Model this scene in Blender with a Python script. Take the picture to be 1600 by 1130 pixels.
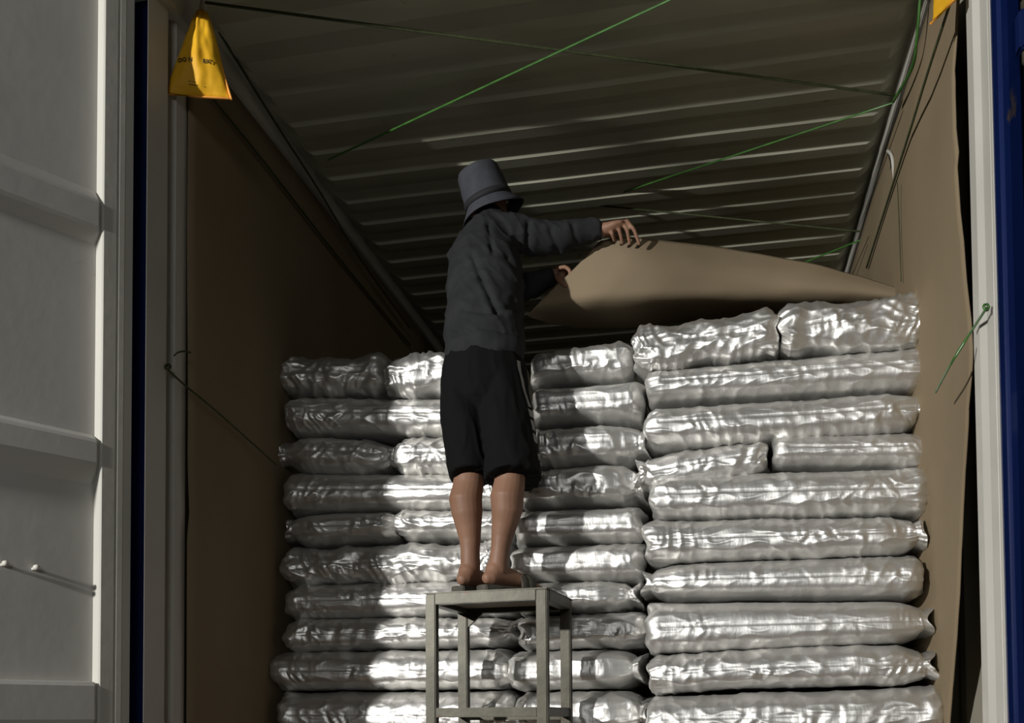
import bpy, bmesh, math, random
from mathutils import Vector, Matrix, noise
random.seed(7)
for o in list(bpy.data.objects): bpy.data.objects.remove(o)
sc = bpy.context.scene
COL = sc.collection
R_ = math.radians

# ------------------------------------------------------------------ camera
F, YAW, PIT, ROL = 1561.018, R_(11.6568), R_(2.09134), R_(-0.369917)
CX, CY = 800.0, 1066.0
CAM = Vector((0.485, 0.0, 0.39))
fw = Vector((-math.sin(YAW)*math.cos(PIT), math.cos(YAW)*math.cos(PIT), math.sin(PIT)))
r0 = Vector((math.cos(YAW), math.sin(YAW), 0)); u0 = r0.cross(fw)
rt = math.cos(ROL)*r0 + math.sin(ROL)*u0
up = -math.sin(ROL)*r0 + math.cos(ROL)*u0
cam = bpy.data.cameras.new('camera'); cam_o = bpy.data.objects.new('camera', cam); COL.objects.link(cam_o)
cam.sensor_fit = 'HORIZONTAL'; cam.sensor_width = 36; cam.lens = F/1600*36
cam.shift_x = 0; cam.shift_y = (CY-565)/1600
cam.clip_start = .05; cam.clip_end = 200
M = Matrix((rt, up, -fw)).transposed().to_4x4(); M.translation = CAM
cam_o.matrix_world = M
sc.camera = cam_o

def at(px, py, **k):
    """world point on an axis plane seen at a pixel of the photograph (used to take measurements)"""
    d = fw + rt*(px-CX)/F - up*(py-CY)/F
    a, v = list(k.items())[0]; i = 'xyz'.index(a)
    return CAM + d*((v-CAM[i])/d[i])

# ------------------------------------------------------------------ world, lamps, exposure
w = bpy.data.worlds.new('night'); sc.world = w; w.use_nodes = True
w.node_tree.nodes['Background'].inputs[0].default_value = (.45, .5, .65, 1)
w.node_tree.nodes['Background'].inputs[1].default_value = .004
def spot(name, loc, target, watt, color, size, angle=70, blend=.4):
    l = bpy.data.lights.new(name, 'SPOT'); l.energy = watt; l.color = color; l.shadow_soft_size = size
    l.spot_size = R_(angle); l.spot_blend = blend
    o = bpy.data.objects.new(name, l); COL.objects.link(o); o.location = loc
    o.rotation_euler = (Vector(target)-Vector(loc)).to_track_quat('-Z', 'Y').to_euler(); return o
def area(name, loc, target, watt, color, sx, sy):
    l = bpy.data.lights.new(name, 'AREA'); l.energy = watt; l.color = color; l.shape = 'RECTANGLE'; l.size = sx; l.size_y = sy
    o = bpy.data.objects.new(name, l); COL.objects.link(o); o.location = loc
    o.rotation_euler = (Vector(target)-Vector(loc)).to_track_quat('-Z', 'Y').to_euler(); return o
spot('yard_floodlight', (-4.2, -3.2, 2.3), (0, 3.2, 1.4), 2450, (1, .982, .945), .10, 60)
area('added_fill', (.6, -5.0, 2.2), (-.3, 3.0, 1.6), 66, (.99, .99, .97), 2.4, 1.2)  # added soft fill behind the camera, lifts the ambient level; no actual lamp stands there
sc.view_settings.view_transform = 'Standard'; sc.view_settings.look = 'None'
sc.view_settings.gamma = 1; sc.view_settings.use_curve_mapping = False
sc.view_settings.exposure = 0.0

# ------------------------------------------------------------------ materials
def lin(c):
    return tuple(((v/255)/12.92 if v/255 <= .04045 else ((v/255+.055)/1.055)**2.4) for v in c)
def mat(name, c1, c2=None, rough=.6, metal=0.0, scale=6, stretch=(1, 1, 1), bump=0.0, bscale=60, detail=6, spec=.4, c3=None, spots=.0, bstretch=(1,1,1)):
    m = bpy.data.materials.new(name); m.use_nodes = True; nt = m.node_tree; N = nt.nodes; L = nt.links
    b = N['Principled BSDF']; b.inputs['Roughness'].default_value = rough; b.inputs['Metallic'].default_value = metal
    b.inputs['Specular IOR Level'].default_value = spec
    tc = N.new('ShaderNodeTexCoord'); mp = N.new('ShaderNodeMapping'); mp.inputs['Scale'].default_value = stretch
    L.new(tc.outputs['Object'], mp.inputs[0])
    n = N.new('ShaderNodeTexNoise'); n.inputs['Scale'].default_value = scale; n.inputs['Detail'].default_value = detail
    L.new(mp.outputs[0], n.inputs['Vector'])
    r = N.new('ShaderNodeValToRGB'); r.color_ramp.elements[0].position = .32; r.color_ramp.elements[1].position = .68
    r.color_ramp.elements[0].color = (*lin(c1), 1); r.color_ramp.elements[1].color = (*lin(c2 or c1), 1)
    L.new(n.outputs['Fac'], r.inputs[0]); out = r.outputs[0]
    if c3:
        n2 = N.new('ShaderNodeTexNoise'); n2.inputs['Scale'].default_value = scale*2.3; n2.inputs['Detail'].default_value = 8; n2.inputs['Roughness'].default_value = .65
        L.new(mp.outputs[0], n2.inputs['Vector'])
        r2 = N.new('ShaderNodeValToRGB'); r2.color_ramp.elements[0].position = spots; r2.color_ramp.elements[1].position = spots+.05
        r2.color_ramp.elements[0].color = (0, 0, 0, 1); r2.color_ramp.elements[1].color = (1, 1, 1, 1)
        L.new(n2.outputs['Fac'], r2.inputs[0])
        mx = N.new('ShaderNodeMix'); mx.data_type = 'RGBA'; L.new(r2.outputs[0], mx.inputs[0]); L.new(out, mx.inputs[6]); mx.inputs[7].default_value = (*lin(c3), 1)
        out = mx.outputs[2]
    L.new(out, b.inputs['Base Color'])
    if bump:
        mp2 = N.new('ShaderNodeMapping'); mp2.inputs['Scale'].default_value = bstretch; L.new(tc.outputs['Object'], mp2.inputs[0])
        n3 = N.new('ShaderNodeTexNoise'); n3.inputs['Scale'].default_value = bscale; n3.inputs['Detail'].default_value = 4; L.new(mp2.outputs[0], n3.inputs['Vector'])
        bp = N.new('ShaderNodeBump'); bp.inputs['Strength'].default_value = bump; bp.inputs['Distance'].default_value = .004
        L.new(n3.outputs['Fac'], bp.inputs['Height']); L.new(bp.outputs[0], b.inputs['Normal'])
    return m
WHITE = mat('worn_white_paint', (176, 174, 166), (190, 188, 180), .45, scale=3, stretch=(1, 1, .5), c3=(120, 112, 98), spots=.70, bump=.15, bscale=30)
DOORW = mat('grey_white_door_paint', (182, 180, 175), (194, 192, 187), .5, scale=2.2, c3=(150, 142, 130), spots=.69, bump=.1, bscale=25)
CEILM = mat('ceiling_paint', (168, 168, 150), (184, 184, 164), .5, scale=2.5, c3=(140, 130, 104), spots=.66, bump=.08, bscale=40)
WALLM = mat('wall_paint', (126, 122, 110), (140, 136, 122), .5, scale=3, c3=(96, 90, 76), spots=.7)
BLUE = mat('blue_exterior_paint', (6, 22, 66), (9, 28, 76), .4, scale=5, stretch=(1, 1, .4), c3=(58, 52, 56), spots=.64, bump=.2, bscale=30)
CARD = mat('kraft_cardboard', (122, 108, 86), (132, 118, 95), .85, scale=2, stretch=(1, 1, .6), bump=.12, bscale=90, spec=.15)
SHEETM = mat('kraft_cardboard_sheet', (122, 109, 88), (132, 118, 97), .85, scale=2.6, bump=.1, bscale=70, spec=.15)
TORN = mat('torn_cardboard_edge', (170, 148, 112), (150, 126, 92), .9, scale=40, spec=.1)
GREEN = mat('green_plastic_strap', (44, 84, 32), (62, 108, 44), .35, scale=30, spec=.6)
DKROPE = mat('dark_olive_rope', (44, 50, 26), (60, 66, 36), .8, scale=40)
YEL = mat('yellow_desiccant_fabric', (204, 152, 24), (222, 172, 36), .6, scale=12, bump=.3, bscale=40, spec=.3)
ORNG = mat('orange_seam', (226, 150, 60), (236, 164, 70), .6, scale=30)
INK = mat('dark_print', (60, 50, 24), None, .7)
STEEL = mat('worn_olive_steel', (60, 58, 47), (78, 75, 62), .42, .3, scale=14, c3=(70, 54, 42), spots=.60, bump=.08, bscale=60)
PLYM = mat('stool_top_board', (92, 84, 66), (112, 102, 80), .7, scale=9)
SKIN = mat('tanned_skin', (126, 94, 75), (138, 104, 84), .55, scale=9, bump=.1, bscale=120, spec=.35)
JACK = mat('charcoal_jacket_cloth', (34, 35, 37), (41, 42, 44), .85, scale=14, bump=.2, bscale=30, spec=.2)
HATM = mat('dark_grey_hat_cloth', (56, 57, 62), (62, 64, 70), .85, scale=30, bump=.25, bscale=150, spec=.2)
BAND = mat('hat_band', (28, 28, 30), None, .8)
HAIR = mat('black_hair', (20, 17, 15), None, .6, bump=.4, bscale=200)
RUB = mat('dark_rubber', (64, 62, 54), (80, 78, 68), .75, scale=50)
DKMET = mat('dark_gap', (20, 20, 20), None, .8)
PLYF = mat('plywood_floor', (110, 84, 56), (130, 102, 70), .7, scale=4, stretch=(6, .6, 1))
CONC = mat('yard_concrete', (120, 118, 112), (140, 137, 130), .85, scale=1.2, bump=.3, bscale=12)

def foil():
    m = bpy.data.materials.new('silver_foil'); m.use_nodes = True; nt = m.node_tree; N = nt.nodes; L = nt.links
    b = N['Principled BSDF']; b.inputs['Base Color'].default_value = (*lin((226, 225, 222)), 1)
    b.inputs['Metallic'].default_value = .91; b.inputs['Roughness'].default_value = .36
    tc = N.new('ShaderNodeTexCoord')
    def tex(scale, st, dist, s, det=3):
        mp = N.new('ShaderNodeMapping'); mp.inputs['Scale'].default_value = st; L.new(tc.outputs['Object'], mp.inputs[0])
        n = N.new('ShaderNodeTexNoise'); n.inputs['Scale'].default_value = scale; n.inputs['Detail'].default_value = det
        n.inputs['Distortion'].default_value = dist; L.new(mp.outputs[0], n.inputs['Vector'])
        bp = N.new('ShaderNodeBump'); bp.inputs['Strength'].default_value = s; bp.inputs['Distance'].default_value = .004
        L.new(n.outputs['Fac'], bp.inputs['Height']); return bp
    a = tex(16, (1.8, 1, .8), 1.6, .18); c = tex(70, (1.5, 1, .4), .6, .16, 2)
    # crisp creases in patches
    mp = N.new('ShaderNodeMapping'); mp.inputs['Scale'].default_value = (2.4, 1, 1); mp.inputs['Rotation'].default_value = (0, .35, 0); L.new(tc.outputs['Object'], mp.inputs[0])
    rn = N.new('ShaderNodeTexNoise'); rn.noise_type = 'RIDGED_MULTIFRACTAL'; rn.inputs['Scale'].default_value = 7; rn.inputs['Detail'].default_value = 2.5; rn.inputs['Distortion'].default_value = .5
    L.new(mp.outputs[0], rn.inputs['Vector'])
    mk = N.new('ShaderNodeTexNoise'); mk.inputs['Scale'].default_value = 5; L.new(tc.outputs['Object'], mk.inputs['Vector'])
    mm = N.new('ShaderNodeMapRange'); mm.inputs[1].default_value = .45; mm.inputs[2].default_value = .65; L.new(mk.outputs['Fac'], mm.inputs[0])
    mu = N.new('ShaderNodeMath'); mu.operation = 'MULTIPLY'; L.new(rn.outputs['Fac'], mu.inputs[0]); L.new(mm.outputs[0], mu.inputs[1])
    cb = N.new('ShaderNodeBump'); cb.inputs['Strength'].default_value = .55; cb.inputs['Distance'].default_value = .007; L.new(mu.outputs[0], cb.inputs['Height'])
    L.new(cb.outputs[0], a.inputs['Normal'])
    L.new(a.outputs[0], c.inputs['Normal']); L.new(c.outputs[0], b.inputs['Normal'])
    r = N.new('ShaderNodeTexNoise'); r.inputs['Scale'].default_value = 9; L.new(tc.outputs['Object'], r.inputs['Vector'])
    mr = N.new('ShaderNodeMapRange'); mr.inputs[3].default_value = .37; mr.inputs[4].default_value = .53
    L.new(r.outputs['Fac'], mr.inputs[0]); L.new(mr.outputs[0], b.inputs['Roughness'])
    return m
FOIL = foil()

# ------------------------------------------------------------------ helpers
def obj(name, me, m=None, parent=None, smooth=False, label=None, cat=None, group=None, kind=None, loc=None):
    """a bmesh or mesh as ONE linked object"""
    if isinstance(me, bmesh.types.BMesh):
        bm = me; me = bpy.data.meshes.new(name); bmesh.ops.recalc_face_normals(bm, faces=bm.faces); bm.to_mesh(me); bm.free()
    o = bpy.data.objects.new(name, me); COL.objects.link(o)
    if m and not me.materials: me.materials.append(m)
    if smooth:
        for p in me.polygons: p.use_smooth = True
    if parent: o.parent = parent
    if loc is not None: o.location = loc
    tag(o, label, cat, group, kind); return o
def tag(o, label=None, cat=None, group=None, kind=None):
    for k, v in (('label', label), ('category', cat), ('group', group), ('kind', kind)):
        if v: o[k] = v
def empty(name, loc, label, cat, group=None, kind=None):
    o = bpy.data.objects.new(name, None); COL.objects.link(o); o.location = loc; o.empty_display_size = .1
    tag(o, label, cat, group, kind); return o
def rebase(o, base):
    """move the origin of a mesh object to a point, shape staying in place"""
    o.data.transform(Matrix.Translation(-Vector(base))); o.location = Vector(base)
def box(bm, a, b, mtx=None):
    x0, y0, z0 = a; x1, y1, z1 = b
    vs = [bm.verts.new(Vector(p) if mtx is None else mtx @ Vector(p)) for p in ((x0,y0,z0),(x1,y0,z0),(x1,y1,z0),(x0,y1,z0),(x0,y0,z1),(x1,y0,z1),(x1,y1,z1),(x0,y1,z1))]
    for f in ((0,3,2,1),(4,5,6,7),(0,1,5,4),(1,2,6,5),(2,3,7,6),(3,0,4,7)): bm.faces.new([vs[i] for i in f])
    return vs
def boxm(a, b, bevel=0, mtx=None):
    bm = bmesh.new(); box(bm, a, b, mtx)
    if bevel: bmesh.ops.bevel(bm, geom=bm.edges[:], offset=bevel, segments=2, affect='EDGES')
    return bm
def frames(pts, ref):
    out = []
    for i, p in enumerate(pts):
        t = (pts[min(i+1, len(pts)-1)] - pts[max(i-1, 0)]).normalized()
        a = ref - t*ref.dot(t)
        if a.length < 1e-3: a = Vector((0, 1, 0)) - t*t.y
        a.normalize(); out.append((a, t.cross(a).normalized(), t))
    return out
def loft(bm, pts, rad, n=18, ref=Vector((1, 0, 0)), cap=True, expo=2.0):
    """tapered tube through pts; rad = radius or (along ref, across)"""
    pts = [Vector(p) for p in pts]; fr = frames(pts, ref); rings = []
    for p, (a, b, t), r in zip(pts, fr, rad):
        ra, rb = r if isinstance(r, (tuple, list)) else (r, r); ring = []
        for k in range(n):
            c, s = math.cos(2*math.pi*k/n), math.sin(2*math.pi*k/n)
            c = math.copysign(abs(c)**(2/expo), c); s = math.copysign(abs(s)**(2/expo), s)
            ring.append(bm.verts.new(p + a*ra*c + b*rb*s))
        rings.append(ring)
    for r1, r2 in zip(rings, rings[1:]):
        for k in range(n): bm.faces.new((r1[k], r1[(k+1) % n], r2[(k+1) % n], r2[k]))
    if cap == 'flat':
        bm.faces.new(rings[0]); bm.faces.new(rings[-1])
    elif cap:
        for ring, p, t, r, sg in ((rings[0], pts[0], fr[0][2], rad[0], -1), (rings[-1], pts[-1], fr[-1][2], rad[-1], 1)):
            rm = min(r) if isinstance(r, (tuple, list)) else r
            mid = [bm.verts.new(p + (v.co-p)*.72 + t*sg*rm*.5) for v in ring]; c = bm.verts.new(p + t*sg*rm*.75)
            for k in range(n):
                bm.faces.new((ring[k], ring[(k+1) % n], mid[(k+1) % n], mid[k])); bm.faces.new((mid[k], mid[(k+1) % n], c))
    return rings
def catmull(P, n):
    P = [Vector(p) for p in P]; out = []
    for i in range(len(P)-1):
        a, b, c, d = P[max(i-1, 0)], P[i], P[i+1], P[min(i+2, len(P)-1)]
        for k in range(n):
            t = k/n
            out.append(.5*((2*b)+(-a+c)*t+(2*a-5*b+4*c-d)*t*t+(-a+3*b-3*c+d)*t**3))
    out.append(P[-1]); return out
def union(name, bm, voxel, m, smooth_it=6, parent=None, disp=None):
    """several overlapping closed shapes fused to one continuous skin"""
    bmesh.ops.recalc_face_normals(bm, faces=bm.faces)
    me = bpy.data.meshes.new(name+'_raw'); bm.to_mesh(me); bm.free()
    o = bpy.data.objects.new(name+'_raw', me); COL.objects.link(o)
    r = o.modifiers.new('r', 'REMESH'); r.mode = 'VOXEL'; r.voxel_size = voxel; r.use_smooth_shade = True
    s = o.modifiers.new('s', 'SMOOTH'); s.factor = .5; s.iterations = smooth_it
    dg = bpy.context.evaluated_depsgraph_get(); dg.update()
    nm = bpy.data.meshes.new_from_object(o.evaluated_get(dg)); nm.name = name
    bpy.data.objects.remove(o)
    if disp:
        nm.calc_loop_triangles()
        nv = [v.normal.copy() for v in nm.vertices]
        for v, q in zip(nm.vertices, nv): v.co += q*disp(v.co, q)
    for p in nm.polygons: p.use_smooth = True
    nm.materials.clear(); nm.materials.append(m)
    return obj(name, nm, None, parent)
def rope(name, pts, r, m, label, cat, group=None, n=6, sag=0, parent=None):
    pts = [Vector(p) for p in pts]
    if len(pts) == 2:
        a, b = pts; K = 24
        pts = [a.lerp(b, i/K) + Vector((0, 0, -sag*4*(i/K)*(1-i/K))) for i in range(K+1)]
    else: pts = catmull(pts, 6)
    bm = bmesh.new(); loft(bm, pts, [(r, r*.6)]*len(pts), n, Vector((0, 0, 1)))
    o = obj(name, bm, m, parent, True, label, cat, group)
    if not parent: rebase(o, pts[0])
    return o

HW = 1.175; ZC = 2.69; YO = 2.66; YE = 12.0; PITCH = .1937
# ================================================================== STRUCTURE
def prof(y):
    """trapezoid roof corrugation, 0..1"""
    t = ((y-3.85)/PITCH) % 1.0
    if t < .19: return 1-t/.19       # web facing the doors
    if t < .50: return 0
    if t < .66: return (t-.50)/.16
    return 1
# roof sheet: pressed waves that run out before the side rails
ys = []; k0 = int((YO-3.85)/PITCH)-1
for k in range(k0, int((YE-3.85)/PITCH)+1):
    for t in (0, .05, .10, .15, .19, .3, .50, .55, .61, .66, .85):
        y = 3.85+(k+t)*PITCH
        if YO <= y <= YE: ys.append(y)
xs = [-1.155, -1.14, -1.125, -1.11, -1.095, -1.08, -1.06, -1.03, -.8, -.5, -.2, .1, .4, .7, 1.0, 1.06, 1.09, 1.105, 1.12, 1.135, 1.15, 1.17]
bm = bmesh.new(); g = []
for y in ys:
    row = []
    for x in xs:
        e = min((x+1.14)/.07, (1.155-x)/.07, 1); e = max(e, 0); e = e*e*(3-2*e)
        row.append(bm.verts.new((x, y - .02*(1-e), ZC - .036*e*(1-prof(y)) + .004*noise.noise(Vector((x*2, y*1.2, 0))))))
    g.append(row)
for a, b in zip(g, g[1:]):
    for i in range(len(xs)-1): bm.faces.new((a[i], a[i+1], b[i+1], b[i]))
o = obj('ceiling', bm, CEILM, None, False, kind='structure', label='corrugated steel container roof seen from below, olive grey')
md = o.modifiers.new('s', 'SOLIDIFY'); md.thickness = .002; md.offset = 1
obj('floor', boxm((-1.22, YO, -.03), (1.22, YE, 0)), PLYF, kind='structure')
# corrugated side walls and front end
def corr_wall(name, x, sgn):
    bm = bmesh.new(); prev = None; y = YO+.22; k = 0
    seq = []
    while y < YE:
        for dy, dx in ((0, .03), (.07, .03), (.138, 0), (.208, 0)): seq.append((y+dy, dx))
        y += .276
    for yy, dx in seq:
        a = bm.verts.new((x+sgn*dx, yy, 0)); b = bm.verts.new((x+sgn*dx, yy, ZC))
        if prev: bm.faces.new((prev[0], a, b, prev[1]))
        prev = (a, b)
    o = obj(name, bm, WALLM, kind='structure'); md = o.modifiers.new('s', 'SOLIDIFY'); md.thickness = .003; md.offset = 0
corr_wall('wall_left', -1.235, -1); corr_wall('wall_right', 1.235, 1)
obj('wall_back', boxm((-1.27, YE, 0), (1.27, YE+.04, ZC)), WALLM, kind='structure')
# top side rails
def rail(name, x0, x1):
    obj(name, boxm((x0, YO, 2.615), (x1, YE, ZC+.05), .004), WHITE, kind='structure', label='white painted top side rail of the container')
rail('trim_1', -1.27, -1.145); rail('trim_2', 1.148, 1.27)
# rear frame: corner posts with stepped jamb, header, sill
def extr(name, poly, z0, z1, m, parent=None, **k):
    bm = bmesh.new()
    a = [bm.verts.new((x, y, z0)) for x, y in poly]; b = [bm.verts.new((x, y, z1)) for x, y in poly]
    n = len(poly)
    for i in range(n): bm.faces.new((a[i], a[(i+1) % n], b[(i+1) % n], b[i]))
    bm.faces.new(a[::-1]); bm.faces.new(b)
    return obj(name, bm, m, parent, **k)
pl = empty('trim_3', (-HW, YO, 0), None, None, kind='structure'); pl['label'] = 'left rear corner post with stepped white jamb'
MI = pl.matrix_world
def extr_in(parent, name, poly, z0, z1, m, **k):
    bx, by = parent.location.x, parent.location.y
    return extr(name, [(x-bx, y-by) for x, y in poly], z0, z1, m, parent, **k)
extr_in(pl, 'jamb_face', [(-1.172, 2.660), (-1.172, 2.772), (-1.196, 2.800), (-1.196, 2.815), (-1.176, 2.830), (-1.176, 2.895), (-1.23, 2.895), (-1.23, 2.74), (-1.1745, 2.74), (-1.1723, 2.660)], 0, ZC, WHITE)
extr_in(pl, 'outer_post', [(-1.1755, 2.72), (-1.1755, 2.739), (-1.231, 2.739), (-1.231, 2.80), (-1.29, 2.80), (-1.29, 2.70), (-1.26, 2.70), (-1.26, 2.72)], -.15, ZC+.1, BLUE, label='blue painted outer face of the post')
pr_ = empty('trim_4', (HW, 2.61, 0), None, None, kind='structure'); pr_['label'] = 'right rear corner post, white jamb and blue outer face with hinge lugs'
extr_in(pr_, 'jamb_face', [(1.168, 2.612), (1.168, 2.628), (1.174, 2.631), (1.168, 2.634), (1.168, 2.700), (1.155, 2.722), (1.155, 2.752), (1.168, 2.772), (1.168, 2.835), (1.215, 2.835), (1.215, 2.612)], 0, ZC, WHITE)
extr_in(pr_, 'outer_post', [(1.170, 2.600), (1.170, 2.611), (1.222, 2.611), (1.222, 2.82), (1.25, 2.82), (1.25, 2.64), (1.236, 2.615), (1.205, 2.598), (1.190, 2.594), (1.182, 2.604)], -.15, ZC+.1, BLUE, label='blue painted outer face of the post')
for zz in (2.05, 1.13, .32):
    b = boxm((.045, -.055, zz-.05), (.085, -.012, zz+.05), .006); obj('hinge_lug', b, BLUE, pr_)
    bm = bmesh.new(); loft(bm, [(.065, -.034, zz-.075), (.065, -.034, zz+.075)], [.011, .011], 12); obj('hinge_pin', bm, STEEL, pr_, True)
obj('trim_5', boxm((-1.26, 2.60, 2.597), (1.26, 2.672, ZC+.12), .004), WHITE, kind='structure', label='header beam over the door opening')
obj('trim_6', boxm((-1.26, 2.60, -.17), (1.26, 2.72, -.005), .004), BLUE, kind='structure', label='door sill of the container')

# left door leaf, swung out past the right angle
ang = R_(30); dH = Vector((-math.sin(ang), -math.cos(ang), 0)); nH = Vector((math.cos(ang), -math.sin(ang), 0)); HP = Vector((-1.215, 2.60, 0))
door = empty('door_1', HP, None, None, kind='structure'); door['label'] = 'open left door leaf, inner face with three wide ribs'
door.rotation_euler = (0, 0, math.atan2(dH.y, dH.x))
obj('door_panel', boxm((.05, -.042, .08), (1.08, -.032, 2.56)), DOORW, door)
# frame members: hinge stile with two steps, lock stile, top and bottom rails
bm = bmesh.new()
poly = [(-.036, -.06), (-.036, -.004), (-.012, -.004), (-.008, 0), (.008, 0), (.010, -.003), (.014, -.003), (.016, 0), (.054, 0), (.058, -.004), (.062, -.034), (.062, -.06)]
a = [bm.verts.new((x, y, .03)) for x, y in poly]; b = [bm.verts.new((x, y, 2.60)) for x, y in poly]
for i in range(len(poly)): j = (i+1) % len(poly); bm.faces.new((a[i], a[j], b[j], b[i]))
bm.faces.new(a[::-1]); bm.faces.new(b)
obj('hinge_stile', bm, WHITE, door)
obj('lock_stile', boxm((1.07, -.06, .03), (1.15, 0, 2.60), .003), WHITE, door)
obj('top_rail', boxm((.062, -.06, 2.52), (1.07, 0, 2.60), .003), WHITE, door)
obj('bottom_rail', boxm((.062, -.06, .03), (1.07, 0, .11), .003), WHITE, door)
def rib(z0, z1, s0, s1, x0=.052):
    """wide trapezoid rib, front face z0..z1, slopes s0 below and s1 above; hinge end closed with a rounded tongue"""
    bm = bmesh.new(); rows = []
    P = [(z0-s0, -.033), (z0-.004, -.003), (z0+.006, .001), (z1-.006, .001), (z1+.004, -.003), (z1+s1, -.033)]
    for x, f in ((x0, 0), (x0+.006, .7), (x0+.02, 1), (.5, 1), (1.05, 1), (1.07, 1)):
        zm = (z0+z1)/2
        rows.append([bm.verts.new((x, -.033+(yy+.033)*(f if f else 0), zm+(z-zm)*(.72 if f == 0 else .9 if f < 1 else 1) + .003*noise.noise(Vector((x*5, z*9, z0))))) for z, yy in P])
    for a, b in zip(rows, rows[1:]):
        for i in range(len(P)-1): bm.faces.new((a[i], b[i], b[i+1], a[i+1]))
    o = obj('door_rib', bm, DOORW, door); md = o.modifiers.new('s', 'SOLIDIFY'); md.thickness = .003; md.offset = 0
rib(1.815, 1.895, .035, .04); rib(1.125, 1.195, .05, .022); rib(.39, .497, .03, .006)
for t, z in ((.314, .812), (.232, .810)):
    bm = bmesh.new(); loft(bm, [(t, -.034, z), (t-.003, -.018, z+.003)], [.0045, .0045], 10); loft(bm, [(t-.003, -.020, z+.003), (t-.004, -.012, z+.004)], [.0085, .0075], 12)
    obj('door_bolt', bm, WHITE, door, True)
# loading yard below the container floor
obj('ground', boxm((-14, -12, -1.32), (14, 12.5, -1.25)), CONC, kind='structure')
# chassis that carries the container, out of view from the photo's place
ch = empty('container_trailer', (0, 7.3, -1.25), 'steel trailer chassis carrying the container above the yard', 'trailer')
for x in (-.45, .45): obj('chassis_beam', boxm((x-.07, -4.6, .75), (x+.07, 4.6, 1.08)), BLUE, ch)
for y in (-3.9, -2.6, 3.2): obj('cross_beam', boxm((-1.15, y-.08, 1.06), (1.15, y+.08, 1.218)), BLUE, ch)
for y in (-3.4, -2.2):
    for x in (-.95, .95):
        bm = bmesh.new(); loft(bm, [(x-.13, y, .5), (x-.1, y, .5), (x+.1, y, .5), (x+.13, y, .5)], [.46, .5, .5, .46], 36, Vector((0, 0, 1))); obj('wheel', bm, RUB, ch, True)
for x in (-.5, .5): obj('landing_leg', boxm((x-.06, 3.1, 0), (x+.06, 3.22, .76)), STEEL, ch)

# ================================================================== CARDBOARD LINERS
def sheet(name, rows, m, th=.004, smooth=True, **k):
    bm = bmesh.new(); g = [[bm.verts.new(p) for p in r] for r in rows]
    for a, b in zip(g, g[1:]):
        for i in range(len(a)-1): bm.faces.new((a[i], a[i+1], b[i+1], b[i]))
    o = obj(name, bm, m, None, smooth, **k); md = o.modifiers.new('s', 'SOLIDIFY'); md.thickness = th; md.offset = 0
    return o
# right: ragged front edge, gentle bend where it leaves the load
edge = [(1497, -40), (1495, 0), (1491, 60), (1488, 110), (1489, 150), (1490, 200), (1494, 238), (1492, 262), (1496, 330), (1500, 370), (1505, 440), (1511, 500), (1514, 545), (1512, 590), (1507, 640), (1507, 665), (1502, 740), (1497, 850), (1494, 930), (1490, 1000), (1484, 1080), (1480, 1130), (1479, 1160)]
rows = []
E2 = [at(px, py, x=1.158) for px, py in edge]
E2 = [(p.y, p.z) for p in E2]
zs = sorted(set([round(.02+i*.06, 3) for i in range(44)] + [round(z, 3) for _, z in E2 if .02 < z < 2.6]))
def eyz(z):
    L = sorted(E2, key=lambda q: q[1])
    if z <= L[0][1]: return L[0][0] + (L[0][1]-z)*.02
    for (y0, z0), (y1, z1) in zip(L, L[1:]):
        if z0 <= z <= z1: return y0+(y1-y0)*(z-z0)/(z1-z0+1e-9)
    return L[-1][0]
for z in [q for q in zs if q < 2.612]:
    y0 = eyz(z) + .004*noise.noise(Vector((z*25, 0, 0))); r = []
    for f in (0, .04, .12, .2, .3, .4, .5, .6, .75, .9, 1.1, 1.4, 1.9, 2.5, 3.2):
        y = y0+f
        x = 1.166 - .034*(1/(1+math.exp(-(f-.42-.06*math.sin(z*1.7))*18))) + .006*noise.noise(Vector((y*1.5, z*.9, 3)))
        if z > 2.3: x += (1.160-x)*min(1, (z-2.3)/.25)
        x = min(x, 1.168)
        r.append((x, y, z))
    rows.append(r)
o = sheet('cardboard_liner', rows, CARD, label='tall brown cardboard liner with ragged edge along right container wall', cat='cardboard', group=None); rebase(o, (1.16, 3.1, 0))
# left
rows = []
for z in [.02+i*.0865 for i in range(31)]:
    y0 = 2.888 + .010*noise.noise(Vector((z*1.3, 5, 0))) + (.014 if 1.0 < z < 1.16 else 0)*math.sin((z-1.0)/.16*math.pi)
    rows.append([(-1.166 + .008*noise.noise(Vector(((y0+f)*1.2, z*.8, 9))), y0+f, z) for f in (0, .05, .15, .3, .5, .7, 1, 1.4, 1.9, 2.5, 3.2)])
o = sheet('cardboard_liner', rows, CARD, label='tall brown cardboard liner in shadow along left container wall', cat='cardboard'); rebase(o, (-1.16, 2.9, 0))
# slit with lashing ring poking through the right liner
def P(px, py, x): return at(px, py, x=x)
rg = empty('lashing_ring', P(1393, 262, 1.150), 'pale steel lashing ring in a slit of right cardboard liner', 'ring')
bm = bmesh.new(); pts = [P(a, b, 1.142)-rg.location for a, b in ((1387, 236), (1393, 243), (1396, 262), (1398, 286))]
loft(bm, catmull(pts, 5), [.006]*16, 10); obj('ring_bar', bm, WHITE, rg, True)
bm = bmesh.new(); q = [P(a, b, 1.146)-rg.location for a, b in ((1386, 235), (1394, 245), (1396, 280), (1391, 284), (1391, 256))]
vs = [bm.verts.new(v) for v in q]; ex = [bm.verts.new(v+Vector((.004, 0, 0))) for v in q]
bm.faces.new(vs); bm.faces.new(ex[::-1])
for i in range(5): bm.faces.new((vs[i], ex[i], ex[(i+1) % 5], vs[(i+1) % 5]))
obj('slit', bm, DKMET, rg)

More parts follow.
